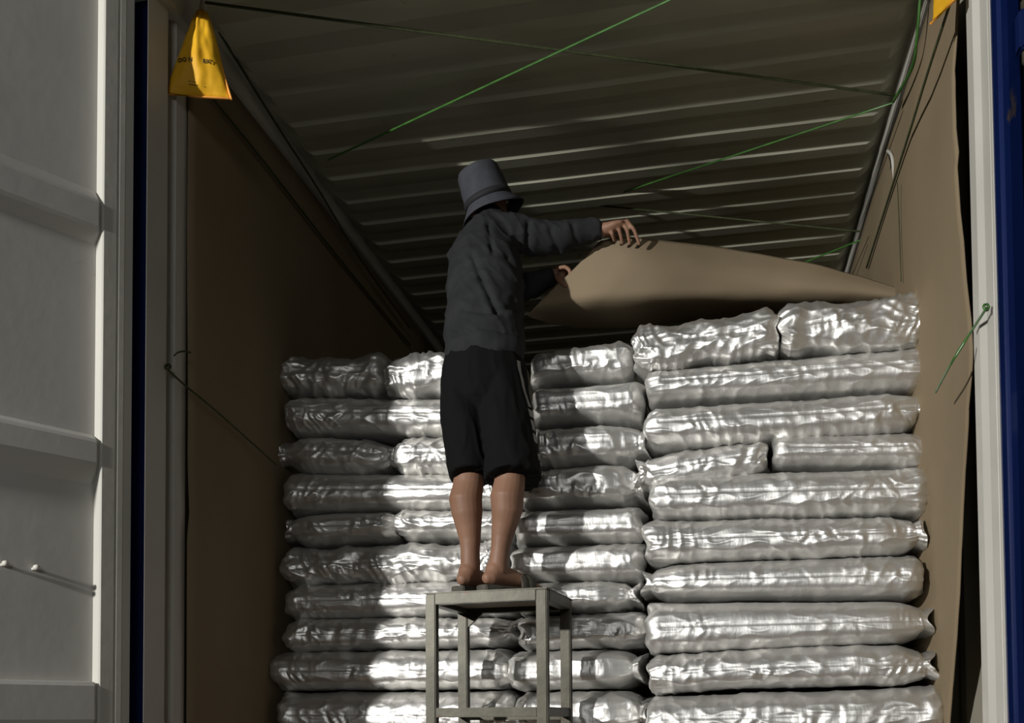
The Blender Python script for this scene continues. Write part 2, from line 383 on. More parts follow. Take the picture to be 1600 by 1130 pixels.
# ================================================================== ROPES
G = 'green straps across the container roof'
rope('green_strap', [at(321, 4, y=2.78), at(1400, 149, y=3.66)], .0055, DKROPE, 'dark olive strap from left roof corner across to right rail', 'strap', G, sag=.0)
rope('green_strap', [at(512, 250, y=3.69), at(1200, -72, y=2.86)], .0045, GREEN, 'bright green strap rising from left wall to top edge of photo', 'strap', G)
rope('green_strap', [at(1394, 161, x=1.11), at(640, 411, x=-1.10)], .004, GREEN, 'thin green strap slanting down-left from right rail above the raised cardboard', 'strap', G)
rope('green_strap', [at(1345, 375, x=1.11), at(1000, 513, y=5.5)], .004, GREEN, 'short green strap entering behind raised cardboard at far right', 'strap', G)
rope('green_strap', [at(1346, 362, x=1.11), at(575, 285, x=-1.10)], .004, DKROPE, 'faint dark strap crossing behind the worker hat', 'strap', G)
rope('green_strap', [at(1441, -50, x=1.125), at(1433, 55, x=1.125), at(1425, 106, x=1.13), at(1396, 158, x=1.12)], .008, GREEN, 'thick green strap hanging along top of right rail', 'strap', G)
rope('green_strap', [at(1541, 482, x=1.150), at(1513, 525, x=1.135), at(1485, 570, x=1.10), at(1462, 613, x=1.10)], .0045, GREEN, 'green strap from right post down behind silver sacks', 'strap')
rope('green_strap', [at(262, 578, x=-1.155), at(290, 603, x=-1.13), at(335, 640, x=-1.13), at(400, 698, x=-1.12), at(432, 727, x=-1.09)], .004, DKROPE, 'dark strap from left post slanting down to silver sacks', 'strap')
rope('hanging_rope', [at(318, 10, x=-1.12), at(424, 182, x=-1.12), at(500, 300, x=-1.12), at(560, 400, x=-1.12), at(640, 512, x=-1.12)], .006, DKROPE, 'dark rope running along left roof corner', 'rope')
rope('hanging_rope', [(-1.148, 2.93, 2.475), (-1.146, 3.4, 2.47), (-1.146, 4.1, 2.45), (-1.146, 5.2, 2.445)], .006, DKROPE, 'dark rope running level near top of left cardboard liner', 'rope')
rope('hanging_rope', [at(1485, 4, x=1.122), at(1450, 112, x=1.122), at(1420, 210, x=1.122), at(1385, 320, x=1.122), at(1354, 418, x=1.122)], .006, DKROPE, 'dark rope running level near top of right cardboard liner', 'rope')
rope('hanging_rope', [at(1402, 285, x=1.115), at(1405, 350, x=1.122), at(1408, 440, x=1.122)], .0028, DKROPE, 'thin dark string hanging straight down on right liner', 'rope')
def knot(px, py, x, m, label):
    k = at(px, py, x=x); bm = bmesh.new()
    for j in range(3):
        pts = [.55*Vector((.012*math.cos(a+j)*(1 if x < 0 else 1), .010*math.sin(a*1.3+j), .016*math.sin(a+j*1.1))) for a in [i*.5 for i in range(12)]]
        loft(bm, pts, [.003]*12, 6)
    obj('strap_knot', bm, m, None, True, label, 'knot', loc=k)
knot(1541, 480, 1.150, GREEN, 'small green strap knot tied on right white post')
knot(262, 573, -1.165, DKROPE, 'small dark strap knot tied on left white post')
rope('strap_end', [at(272, 556, x=-1.168), at(278, 551, x=-1.15), at(288, 549, x=-1.14), at(298, 551, x=-1.13)], .003, DKROPE, 'loose pale strap end curling off left post', 'strap')

# ================================================================== SILVER SACKS
NV = 72
ANG = [2*math.pi*k/NV + .72*math.sin(2*math.pi*k/NV) for k in range(NV)]   # finer towards the front
def sack(lx, rx, lt, lb, rt2, rb, yf, depth, label, seed, group, eL='box', eR='box', arch=0, crum=1.0):
    ey, ez, shr = (2/4.6, 2/4.0, .08) if group == GM else (2/3.9, 2/3.0, .20)
    ref = yf+.012
    A, B = at(lx, lt, y=ref), at(lx, lb, y=ref); C, D = at(rx, rt2, y=ref), at(rx, rb, y=ref)
    x0, x1 = (A.x+B.x)/2, (C.x+D.x)/2
    base = Vector(((x0+x1)/2, yf+depth/2, min(B.z, D.z)))
    rnd = random.Random(seed); off = Vector((rnd.random()*90, rnd.random()*90, rnd.random()*90))
    L = x1-x0
    us = []; nu = max(70, int(L/.0060))
    for i in range(nu+1):
        s = -math.cos(math.pi*i/nu); us.append(s*.55 + (2*i/nu-1)*.45)
    if eL == 'tail': us = [-1.0001] + us
    bm = bmesh.new(); rings = []
    folds = []      # clusters of short parallel slanted creases: (x, slant, height of middle, half length, width, strength)
    for _ in range(int(1.5+L*4.5)):
        cx, sl, hz = x0+L*rnd.uniform(.06, .94), rnd.uniform(-.9, .9), rnd.uniform(-.5, .25)
        for j in range(rnd.randint(2, 5)):
            folds.append((cx+j*rnd.uniform(.012, .024), sl+rnd.uniform(-.2, .2), hz+rnd.uniform(-.15, .15), rnd.uniform(.25, .55), rnd.uniform(.005, .011), rnd.uniform(.4, 1)*rnd.choice((1, 1, -1))))
    for s in us:
        t = (s+1)/2
        zt = A.z+(C.z-A.z)*t + arch*(1-s*s); zb = B.z+(D.z-B.z)*t + arch*.9*(1-s*s)
        H = zt-zb; zc = (zt+zb)/2
        st = eL if s < 0 else eR; d = abs(s); e = (1-d)*L/2   # metres from the end
        if st == 'box':   q = min(1, e/.022); hf = .80+.2*math.sqrt(max(0, 1-(1-q)**2)); q2 = min(1, e/.05); df = .80+.2*math.sqrt(max(0, 1-(1-q2)**2))
        elif st == 'tail':
            q = min(1, max(0, e-.040)/.105); hf = .50+.50*math.sqrt(max(0, 1-(1-q)**2)); df = .90+.10*q
            if e < .045: hf += .22*(1-e/.045)
        else: q = min(1, e/.055); hf = .52+.48*math.sqrt(max(0, 1-(1-q)**2)); q2 = min(1, e/.06); df = .86+.14*math.sqrt(max(0, 1-(1-q2)**2))
        ring = []
        for k in range(NV):
            a = ANG[k]
            c, n = math.cos(a), math.sin(a)
            ex = ey
            yy = math.copysign(abs(c)**ex, c); zz = math.copysign(abs(n)**ez, n)
            p = Vector((x0+L*t, yf+depth/2 + yy*depth/2*df + (shr*zz*H/2 if c < 0 else 0), zc + zz*H/2*hf))
            # ------- crumple
            nr = Vector((0, c, n))
            if c < .25:
                w = min(1, (.25-c)/.4)
                dd = .0045*noise.noise(Vector((p.x*6, p.z*9, 0))+off)*min(crum, 1.5)
                msk = max(0, noise.noise(Vector((p.x*5, p.z*8, 7))+off)+.18)*1.6
                rg = 1-abs(noise.noise(Vector((p.x*26+p.z*14*math.sin(seed), p.z*11, 3))+off))*2.4
                dd += .0055*crum*msk*max(0, rg)**2
                rg2 = 1-abs(noise.noise(Vector((p.x*13, p.z*30, 13))+off))*2.2
                dd += .0035*crum*max(0, rg2)**3
                # crisp facets of creased foil in patches
                m2 = max(0, noise.noise(Vector((p.x*4.2, p.z*6, 31))+off)+.05+.25*(crum-1)) + .5*max(0, 1-e/.12)
                if m2 > .01:
                    dv = noise.voronoi(Vector((p.x*17+p.z*9*math.sin(seed*1.7), p.z*13+2*noise.noise(p*9+off), seed*3.1)))[0]
                    dd += .019*min(m2, .7)*crum*(dv[0]-.45)
                hn = (p.z-zc)/(H/2)
                for fx, sl, hz, hl, fwid, fa in folds:
                    if abs(p.x-fx) > .07: continue
                    q = abs(p.x-fx-sl*(p.z-zc-hz*H/2)); v = abs(hn-hz)/hl
                    if q < fwid*2 and v < 1: dd += .0065*fa*crum*max(0, 1-q/fwid)*(1-v*v)
                dd += .0035*math.exp(-((abs(hn)-.90)/.07)**2)
                if crum > 1.3:
                    dv = noise.voronoi(Vector((p.x*8+p.z*4, p.z*9, seed*1.3)))[0]; dd += .030*(dv[0]-.45)
                ef = max(0, 1-e/.10)
                dd += .009*ef*crum*(1-abs(noise.noise(Vector((a*2.6, s*2, 5))+off))*2.5)
                if abs(k-NV/2) < .5: dd -= .0035*(1 if e > .05 else 0)
                p += nr*dd*w
                p.x += .006*noise.noise(Vector((p.z*22, p.y*9, 9))+off)*(1+2*ef)
            if st == 'tail' and e < .05:
                p.z += .006*noise.noise(Vector((p.y*16, s, 2))+off); p.x -= (1 if s > 0 else -1)*.026*(1-e/.05)*(1-abs(n))**1.5
            ring.append(bm.verts.new(p-base))
        rings.append(ring)
    for r1, r2 in zip(rings, rings[1:]):
        for k in range(NV): bm.faces.new((r1[k], r2[k], r2[(k+1) % NV], r1[(k+1) % NV]))
    for ring, sg in ((rings[0], -1), (rings[-1], 1)):
        c = sum((v.co for v in ring), Vector())/NV
        mids = [bm.verts.new(c+(v.co-c)*.5 + Vector((sg*.004*noise.noise(v.co*30+off) - sg*.004, 0, 0))) for v in ring]
        cv = bm.verts.new(c + Vector((-sg*.008, 0, 0)))
        for k in range(NV):
            bm.faces.new((ring[k], ring[(k+1) % NV], mids[(k+1) % NV], mids[k])); bm.faces.new((mids[k], mids[(k+1) % NV], cv))
    return obj('foil_sack', bm, FOIL, None, True, label, 'sack', group, loc=base)
GR, GM, GL = 'silver sacks stacked in the right column', 'silver sacks stacked in the middle column', 'silver sacks stacked in the left column'
S = [
 # right column, top down
 (988, 1216, 508, 578, 487, 545, 3.40, .27, 'short crumpled silver sack on top of right column, left one', GR, 'soft', 'box', .006, 1.5),
 (1219, 1450, 476, 546, 452, 532, 3.40, .27, 'puffy crumpled silver sack topmost at far right against cardboard', GR, 'soft', 'soft', 0, 1.8),
 (1008, 1453, 574, 623, 533, 599, 3.40, .45, 'long silver sack directly under the two top right sacks', GR, 'box', 'soft', 0, .8),
 (1004, 1457, 630, 692, 600, 664, 3.39, .45, 'long silver sack second under the top right pair, pointed right end', GR, 'soft', 'tail', -.006, .9),
 (992, 1203, 706, 772, 683, 732, 3.41, .45, 'short drooping silver sack in right column, fourth layer, left end overhanging', GR, 'tail', 'soft', 0, 1.2),
 (1209, 1456, 674, 724, 670, 724, 3.41, .45, 'flat silver sack in right column, fourth layer beside cardboard', GR, 'box', 'soft', 0, .6),
 (1014, 1456, 738, 806, 724, 798, 3.38, .45, 'long silver sack below the short drooping one in right column', GR, 'soft', 'box', 0, .8),
 (1004, 1453, 810, 876, 800, 860, 3.37, .45, 'long silver sack in right column with knotted right end, sixth layer', GR, 'soft', 'tail', 0, 1.0),
 (1000, 1447, 880, 934, 863, 932, 3.37, .45, 'long silver sack in right column, seventh layer, blunt shaded right end', GR, 'tail', 'soft', .002, .7),
 (1009, 1468, 938, 1020, 936, 1000, 3.32, .46, 'fat smooth silver sack in right column with split fishtail right end', GR, 'box', 'tail', 0, .5),
 (1011, 1470, 1026, 1084, 1006, 1070, 3.30, .46, 'long silver sack in right column, second from bottom edge, folded middle', GR, 'soft', 'tail', .012, 1.1),
 (1008, 1476, 1088, 1160, 1073, 1150, 3.28, .46, 'silver sack in right column at bottom edge of photo', GR, 'soft', 'box', 0, 1.0),
 # middle column
 (828, 990, 548, 600, 524, 586, 3.45, .80, 'short silver sack on top of middle column beside the worker', GM, 'box', 'soft', .006, 1.1),
 (826, 1003, 602, 658, 586, 652, 3.44, .80, 'silver sack second in middle column with square folded right end', GM, 'box', 'box', 0, .7),
 (822, 1016, 666, 728, 653, 716, 3.43, .80, 'silver sack third in middle column with flap reaching right column', GM, 'box', 'tail', .004, 1.0),
 (806, 1010, 732, 788, 712, 784, 3.42, .80, 'silver sack fourth in middle column crumpled at right end', GM, 'soft', 'tail', 0, 1.2),
 (800, 1005, 794, 848, 786, 842, 3.42, .80, 'flat silver sack fifth in middle column beside the worker right calf', GM, 'box', 'box', 0, .5),
 (794, 1005, 850, 908, 844, 902, 3.42, .80, 'silver sack sixth in middle column behind the worker right ankle', GM, 'soft', 'box', 0, .6),
 (800, 1002, 908, 958, 902, 950, 3.41, .80, 'silver sack seventh in middle column level with stool top', GM, 'soft', 'tail', 0, 1.0),
 (806, 1008, 962, 1014, 952, 1006, 3.41, .80, 'silver sack eighth in middle column mostly shaded by stool', GM, 'soft', 'soft', 0, 1.0),
 (792, 1008, 1018, 1078, 1010, 1074, 3.42, .80, 'silver sack ninth in middle column behind right stool legs', GM, 'soft', 'tail', 0, .7),
 (800, 1018, 1082, 1150, 1078, 1150, 3.41, .80, 'silver sack in middle column at bottom edge of photo', GM, 'soft', 'tail', 0, 1.0),
 # left column
 (437, 600, 552, 612, 545, 612, 3.58, .60, 'crumpled dark-shaded silver sack on top of left column by left wall', GL, 'soft', 'soft', 0, 1.5),
 (598, 800, 552, 616, 525, 600, 3.56, .60, 'crumpled bright silver sack on top of left column beside the worker', GL, 'soft', 'soft', 0, 1.8),
 (441, 792, 616, 674, 616, 674, 3.56, .45, 'long silver sack second from top in left column, half in shadow', GL, 'soft', 'box', 0, 1.2),
 (427, 618, 674, 734, 680, 734, 3.55, .60, 'short silver sack third layer of left column against left wall, pointed left end', GL, 'tail', 'tail', 0, 1.1),
 (614, 805, 676, 738, 674, 736, 3.55, .60, 'short silver sack third layer of left column behind the worker shorts', GL, 'soft', 'box', 0, 1.2),
 (441, 798, 735, 796, 736, 790, 3.54, .45, 'long silver sack fourth from top in left column with small chevron creases', GL, 'box', 'box', 0, .7),
 (437, 613, 796, 852, 794, 840, 3.53, .60, 'short silver sack fifth layer of left column against left wall', GL, 'tail', 'soft', 0, 1.0),
 (612, 796, 792, 838, 792, 838, 3.53, .60, 'short silver sack fifth layer of left column behind the worker calves', GL, 'soft', 'box', 0, 1.0),
 (439, 790, 854, 912, 842, 902, 3.53, .45, 'long silver sack sixth in left column with deep star-shaped fold', GL, 'soft', 'box', 0, 1.5),
 (443, 796, 912, 966, 902, 958, 3.52, .45, 'long silver sack seventh in left column level with worker sandals', GL, 'soft', 'box', 0, .7),
 (443, 812, 966, 1018, 962, 1006, 3.50, .45, 'long silver sack eighth in left column with pinched right end inside stool frame', GL, 'soft', 'tail', 0, 1.1),
 (421, 795, 1018, 1078, 1014, 1074, 3.47, .45, 'long silver sack ninth in left column bulging toward left wall', GL, 'soft', 'soft', 0, .8),
 (430, 800, 1082, 1150, 1080, 1150, 3.46, .45, 'silver sack in left column at bottom edge of photo', GL, 'box', 'soft', 0, .9),
]
for i, (lx, rx, lt, lb, r1, r2, yf, dp, lab, gr, eL, eR, ar, cr) in enumerate(S):
    sack(lx, rx, lt-.5, lb+.5, r1-.5, r2+.5, yf, dp, lab, 11+i*7, gr, eL, eR, ar, cr)
# lowest layers, under the frame, carry the stack down to the floor
for col, (x0, x1, yf, dp, gr) in enumerate(((430, 800, 3.46, .45, GL), (802, 1006, 3.42, .80, GM), (1010, 1474, 3.30, .46, GR))):
    for j in range(2):
        sack(x0, x1, 1152+j*70+ (2-j), 1220+j*70, 1152+j*70, 1220+j*70, yf, dp, 'silver sack %s under the %s column, below the picture' % (('lying next to last', 'lying lowest')[j], ('left', 'middle', 'right')[col]), 400+col*5+j, gr, 'soft', 'soft', 0, .6)

# ================================================================== RAISED CARDBOARD SHEET
top = [(938, 376, 3.43), (970, 370, 3.44), (1003, 373, 3.45), (1060, 379, 3.47), (1130, 388, 3.49), (1200, 399, 3.50), (1270, 413, 3.50), (1340, 431, 3.50), (1407, 452, 3.49)]
mid1 = [(905, 412, 3.42), (948, 405, 3.41), (990, 405, 3.40), (1050, 408, 3.41), (1125, 414, 3.43), (1200, 423, 3.45), (1270, 432, 3.46), (1340, 444, 3.47), (1405, 460, 3.48)]
mid2 = [(868, 448, 3.42), (915, 442, 3.40), (965, 440, 3.39), (1035, 440, 3.40), (1115, 441, 3.42), (1195, 445, 3.44), (1270, 451, 3.45), (1340, 458, 3.47), (1403, 468, 3.49)]
mid3 = [(838, 478, 3.44), (885, 474, 3.43), (940, 472, 3.42), (1015, 470, 3.43), (1105, 468, 3.45), (1190, 468, 3.48), (1270, 469, 3.50), (1340, 472, 3.52), (1401, 477, 3.54)]
bot1 = [(826, 492, 3.52), (868, 503, 3.58), (925, 509, 3.62), (1005, 506, 3.64), (1095, 496, 3.64), (1190, 488, 3.62), (1270, 482, 3.60), (1340, 482, 3.60), (1399, 484, 3.60)]
def SH(a, b, c):
    t = min(1, max(0, (a-960)/240)); p = at(a, b, y=c+.13+.14*t*t*(3-2*t)); p.x = min(p.x, 1.150); return p
rows = [catmull([SH(a, b, c) for a, b, c in r], 6) for r in (top, mid1, mid2, mid3, bot1)]
rows.append([p + Vector((.0, .05, .012)) for p in rows[-1]])
rows = [list(c) for c in zip(*[catmull(list(col), 5) for col in zip(*rows)])]
rw = [[Vector(p) + Vector((0, 0, .003*noise.noise(Vector(p)*14))) for p in r] for r in rows]
o = sheet('cardboard_sheet', rw, SHEETM, label='loose bowed cardboard sheet the worker pulls over the sacks', cat='cardboard'); rebase(o, rows[0][0])

# ================================================================== STOOL
SZ = .792; rot = R_(5.5)
stl = empty('metal_stool', (-.425, 3.05, 0), 'tall square work stool of worn olive steel tube under the worker', 'stool')
stl.rotation_euler = (0, 0, -rot)
SW, SD, T = .400, .330, .034
for x, y in ((0, 0), (SW-T, 0), (0, SD-T), (SW-T, SD-T)):
    bm = boxm((x, y, 0.004), (x+T, y+T, SZ-.004), .003); lg = obj('leg', bm, STEEL, stl)
    obj('foot_pad', boxm((x-.003, y-.003, 0), (x+T+.003, y+T+.003, .014), .002), RUB, lg)
AH = .038
for nm, a, b in (('apron', (T, -.001, SZ-AH), (SW-T, T, SZ-.003)), ('apron', (T, SD-T, SZ-AH), (SW-T, SD+.001, SZ-.003)), ('apron', (-.001, T, SZ-AH), (T, SD-T, SZ-.003)), ('apron', (SW-T, T, SZ-AH), (SW+.001, SD-T, SZ-.003)),
    ('stretcher', (T, 0.002, .395), (SW-T, T-.004, .425)), ('stretcher', (T, SD-T+.003, .385), (SW-T, SD-.003, .415)), ('stretcher', (.002, T, .395), (T-.003, SD-T, .425)), ('stretcher', (SW-T+.002, T, .395), (SW-.003, SD-T, .425))):
    obj(nm, boxm(a, b, .002), STEEL, stl)
obj('seat_plate', boxm((-.003, -.004, SZ-.005), (SW+.003, SD+.004, SZ), .002), STEEL, stl)
obj('seat_board', boxm((T+.002, T+.002, SZ-.022), (SW-T-.002, SD-T-.002, SZ-.0055)), PLYM, stl)
for x, y, sx in ((T, T*.2, 1), (T, SD-T*.8, 1)):
    bm = bmesh.new(); a = [bm.verts.new(v) for v in ((x-.002, y, SZ-AH), (x+.055, y, SZ-AH), (x-.002, y, SZ-AH-.05), (x-.002, y+.012, SZ-AH), (x+.055, y+.012, SZ-AH), (x-.002, y+.012, SZ-AH-.05))]
    for f in ((0, 1, 2), (3, 5, 4), (0, 3, 4, 1), (1, 4, 5, 2), (2, 5, 3, 0)): bm.faces.new([a[i] for i in f])
    if y > .1: obj('gusset', bm, STEEL, stl)
    else: bm.free()

# ================================================================== PERSON
def A3(px, py, y):
    g = .05 + .08*min(1, max(0, (850-py)/230))     # the worker leans in towards the stack
    return at(px, py, y=y+g)
SOLE = SZ+.029
body = bmesh.new()
kL, kR = A3(733, 742, 3.12), A3(797, 738, 3.10)
hL, hR = A3(728, 610, 3.14), A3(788, 606, 3.12)
aL, aR = A3(735, 886, 3.165), A3(779, 880, 3.15)
aL.z = SOLE+.075; aR.z = SOLE+.078
def leg(h, k, a, lat):
    c1 = k.lerp(a, .28) + Vector((-.004+lat, -.016, 0)); c2 = k.lerp(a, .55) + Vector((lat*.6, -.004, 0)); c3 = k.lerp(a, .82)
    loft(body, [h + Vector((0, 0, .05)), h, h.lerp(k, .5), k + Vector((0, 0, .05)), k, k.lerp(a, .13)+Vector((lat*.5, -.005, 0)), c1, k.lerp(a, .42)+Vector((lat, -.010, 0)), c2, k.lerp(a, .7), c3, a, a - Vector((0, 0, .03))],
         [.066, .066, .060, .053, .0505, .0515, (.0555, .059), (.052, .056), (.044, .048), (.036, .040), (.032, .037), (.033, .039), (.032, .038)], 20)
leg(hL, kL, aL, -.006); leg(hR, kR, aR, .008)
def foot(a, yaw, s=1.0):
    d = Vector((math.sin(yaw), math.cos(yaw), 0)); z = SOLE
    b = Vector((a.x, a.y, z))
    loft(body, [b-d*.052+Vector((0, 0, .026)), b-d*.040+Vector((0, 0, .030)), b+Vector((0, 0, .040)), b+d*.05+Vector((0, 0, .036)), b+d*.10+Vector((0, 0, .026)), b+d*.135+Vector((0, 0, .018)), b+d*.15+Vector((0, 0, .015))],
         [(.020, .020), (.027, .027), (.031, .036), (.034, .033), (.041, .023), (.042, .016), (.038, .012)], 18, Vector((math.cos(yaw), -math.sin(yaw), 0)))
    sd = Vector((math.cos(yaw), -math.sin(yaw), 0)); sgn = s
    for i, (o_, ln, r) in enumerate(((-.031*sgn, .050, .0125), (-.011*sgn, .046, .0085), (.005*sgn, .040, .0082), (.019*sgn, .033, .0080), (.031*sgn, .024, .0078))):
        p = b+d*.145+sd*o_+Vector((0, 0, r+.001)); loft(body, [p-d*.02, p+d*ln*.5+Vector((0, 0, .002)), p+d*ln], [r, r*1.02, r*.85], 10)
    loft(body, [a+Vector((0, 0, .01)), b-d*.018+Vector((0, 0, .055)), b-d*.026+Vector((0, 0, .034))], [.030, .031, .029], 14)
    return b, d, sd
fL = foot(aL, R_(20), -1); fR = foot(aR, R_(36), 1)
# torso, neck, head (under the clothes)
pel = A3(758, 590, 3.14); wst = A3(758, 545, 3.16); chs = A3(758, 430, 3.24); sho = A3(762, 372, 3.29); nck = A3(766, 345, 3.32); hed = A3(758, 313, 3.345)
loft(body, [pel-Vector((0, 0, .04)), pel, wst, wst.lerp(chs, .5), chs, sho], [(.105, .08), (.11, .082), (.10, .075), (.105, .08), (.11, .08), (.09, .06)], 24)
loft(body, [sho, nck, hed], [.058, .048, .046], 16)
fd = Vector((.62, .76, -.12)).normalized(); hup = (Vector((-.22, .16, 1))); hup = (hup-fd*hup.dot(fd)).normalized(); hs = fd.cross(hup).normalized()   # face looks right and away
# skull, jaw, nose, ears, brow, lips
def blob(c, r, n=14): loft(body, [c-hup*r[2]*.8, c-hup*r[2]*.45, c, c+hup*r[2]*.45, c+hup*r[2]*.8], [(r[0]*.6, r[1]*.6), (r[0]*.9, r[1]*.9), (r[0], r[1]), (r[0]*.9, r[1]*.9), (r[0]*.6, r[1]*.6)], n, hs)
blob(hed+hup*.02, (.070, .086, .095), 20)
loft(body, [hed-hup*.005+fd*.02, hed-hup*.05+fd*.042, hed-hup*.088+fd*.056], [(.058, .06), (.048, .045), (.028, .024)], 16, hs)
loft(body, [hed+hup*.012+fd*.082, hed-hup*.020+fd*.100, hed-hup*.026+fd*.088], [.007, .012, .010], 10, hs)
for s in (-1, 1):
    loft(body, [hed+hs*s*.068+hup*.015-fd*.005, hed+hs*s*.075+hup*.006-fd*.012, hed+hs*s*.074-hup*.018-fd*.004], [(.009, .012), (.008, .015), (.006, .008)], 10, fd)
    loft(body, [hed+hs*s*.012+hup*.028+fd*.082, hed+hs*s*.040+hup*.030+fd*.072], [.007, .007], 8)
for dz in (.048, .058): loft(body, [hed+hs*-.020-hup*dz+fd*.086, hed-hup*dz+fd*.093, hed+hs*.020-hup*dz+fd*.086], [.004, .006, .004], 8, hup)
# arms
shR, elR, wrR = A3(800, 366, 3.29), A3(878, 372, 3.35), A3(942, 359, 3.385)
shL, elL, wrL = A3(722, 384, 3.27), A3(805, 452, 3.46), A3(866, 430, 3.47)
loft(body, [sho.lerp(shR, .5), shR, shR.lerp(elR, .5), elR, elR.lerp(wrR, .4), wrR], [.045, .040, .036, .032, .030, .024], 16)
loft(body, [sho.lerp(shL, .5), shL, shL.lerp(elL, .5), elL, elL.lerp(wrL, .4), wrL], [.045, .040, .036, .032, .030, .024], 16)
# right hand: palm lies over the sheet's top edge, four fingers hang down the near side, thumb behind
yh = 3.372
pm = [A3(938, 358, 3.382), A3(950, 357, 3.375), A3(962, 353, 3.372), A3(972, 350, 3.372)]
loft(body, pm, [(.022, .021), (.026, .020), (.028, .016), (.024, .011)], 16, Vector((0, 1, 0)))
FG = [[(953, 358), (957, 367), (960, 377)], [(963, 350), (968.5, 363), (972.5, 381)], [(972, 346), (980, 361), (984, 382)], [(979, 345), (991, 360), (999, 382)]]
for i, f3 in enumerate(FG):
    q = [A3(f3[0][0], f3[0][1], 3.382), A3(f3[0][0]*.5+f3[1][0]*.5, f3[0][1]*.5+f3[1][1]*.5, 3.368), A3(f3[1][0], f3[1][1], 3.372), A3(f3[2][0], f3[2][1], 3.395)]
    loft(body, catmull(q, 3), [.0082, .0082, .0080, .0080, .0078, .0077, .0075, .0072, .0068, .0058], 12)
q = [A3(947, 362, 3.40), A3(956, 368, 3.44), A3(972, 376, 3.465), A3(982, 384, 3.465)]
loft(body, catmull(q, 3), [.013, .0125, .012, .0115, .011, .011, .0105, .010, .0095, .008], 12)
# left hand, mostly hidden, holds the sheet's slanting edge
loft(body, [A3(862, 431, 3.468), A3(872, 428, 3.462), A3(880, 425, 3.455)], [(.018, .024), (.014, .032), (.011, .030)], 14, Vector((0, 1, 0)))
for dy, dx in ((-.026, 0), (-.009, 3), (.008, 4), (.024, 3)):
    q = [A3(876, 424, 3.452)+Vector((0, dy, 0)), A3(884+dx, 422, 3.448)+Vector((0, dy, 0)), A3(892+dx, 428, 3.450)+Vector((0, dy, 0)), A3(892+dx, 438, 3.455)+Vector((0, dy, 0))]
    loft(body, catmull(q, 2), [.0085, .0085, .0083, .008, .0078, .0075, .0065], 10)
q = [A3(870, 432, 3.44), A3(876, 440, 3.415), A3(884, 447, 3.405)]
loft(body, catmull(q, 3), [.011, .011, .0105, .010, .0095, .009, .0075], 10)
PB = Vector((pel.x, 3.29, SZ))
person = union('person', body, .0042, SKIN, 3)
tag(person, 'person in bucket hat, charcoal jacket and black shorts, standing on stool holding up cardboard', 'person')
def wear(o):
    rebase(o, PB); o.parent = person; o.location = (0, 0, 0)
rebase(person, PB)

# jacket
SEG = [((737, 398), (752, 435), .010), ((752, 435), (776, 487), .011), ((763, 352), (770, 398), .007), ((826, 348), (823, 402), .009), ((726, 484), (786, 492), .006),
       ((800, 470), (822, 515), .008), ((703, 520), (740, 535), .006), ((776, 487), (812, 480), .007), ((790, 405), (822, 440), .007), ((860, 360), (872, 392), .006), ((895, 352), (900, 380), .005)]
SEG = [(at(*a, y=3.28), at(*b, y=3.28), d) for a, b, d in SEG]
def dj0(co, n):
    if n.y > .2: return 0
    k = CAM + (co-CAM)*((3.28-CAM.y)/(co.y-CAM.y)); out = 0
    for a, b, d in SEG:
        ab = b-a; t = max(0, min(1, (k-a).dot(ab)/ab.length_squared)); q = (k-a-ab*t).length
        out += -d*max(0, 1-q/.012) + d*.6*math.exp(-((q-.022)/.012)**2)*.5
    return out
def dj(co, n):
    return dj0(co, n) + dj1(co, n)
def dj1(co, n):
    s = Vector((co.x*9, co.y*9, co.z*16))
    r = max(0, 1-abs(noise.noise(s))*3)
    r2 = max(0, 1-abs(noise.noise(Vector((co.x*20+co.z*14, co.y*10, co.z*8))+Vector((4, 4, 4))))*2.6)
    return .010*noise.noise(s*.5) + .005*r*r*r*(.5+noise.noise(co*5)) + .004*r2**3
bm = bmesh.new()
wb = A3(757, 553, 3.13)
loft(bm, [wb, A3(756, 535, 3.14), A3(757, 490, 3.17), A3(757, 440, 3.215), A3(758, 400, 3.25), A3(761, 368, 3.28), A3(765, 352, 3.30)],
     [(.138, .118), (.134, .118), (.134, .115), (.134, .115), (.122, .105), (.090, .075), (.062, .058)], 28, cap='flat')
loft(bm, [A3(745, 370, 3.28), A3(775, 362, 3.29), shR, A3(835, 372, 3.32), elR, A3(905, 365, 3.37), A3(938, 359, 3.383)], [.06, (.066, .066), (.070, .068), (.066, .062), (.058, .054), (.048, .045), (.036, .038)], 20, Vector((0, 1, 0)), cap='flat')
loft(bm, [A3(775, 370, 3.28), A3(740, 378, 3.27), A3(724, 394, 3.28), A3(750, 425, 3.36), elL, A3(835, 444, 3.465), A3(860, 432, 3.469)], [.055, .058, .058, .056, .052, .044, .034], 20, Vector((0, 1, 0)))
loft(bm, [A3(766, 352, 3.305), A3(767, 341, 3.315)], [(.060, .058), (.056, .055)], 18)   # stand collar
jk = union('jacket', bm, .0068, JACK, 4, None, dj); wear(jk)
# hem band of the lighter shirt below the jacket
bm = bmesh.new(); hr = loft(bm, [A3(757, 566, 3.125), A3(757, 556, 3.128), A3(757, 545, 3.13)], [(.134, .116), (.138, .120), (.136, .119)], 30)
sh = union('shirt_hem', bm, .006, JACK, 3, None, lambda c, n: .006*noise.noise(c*22)); wear(sh)

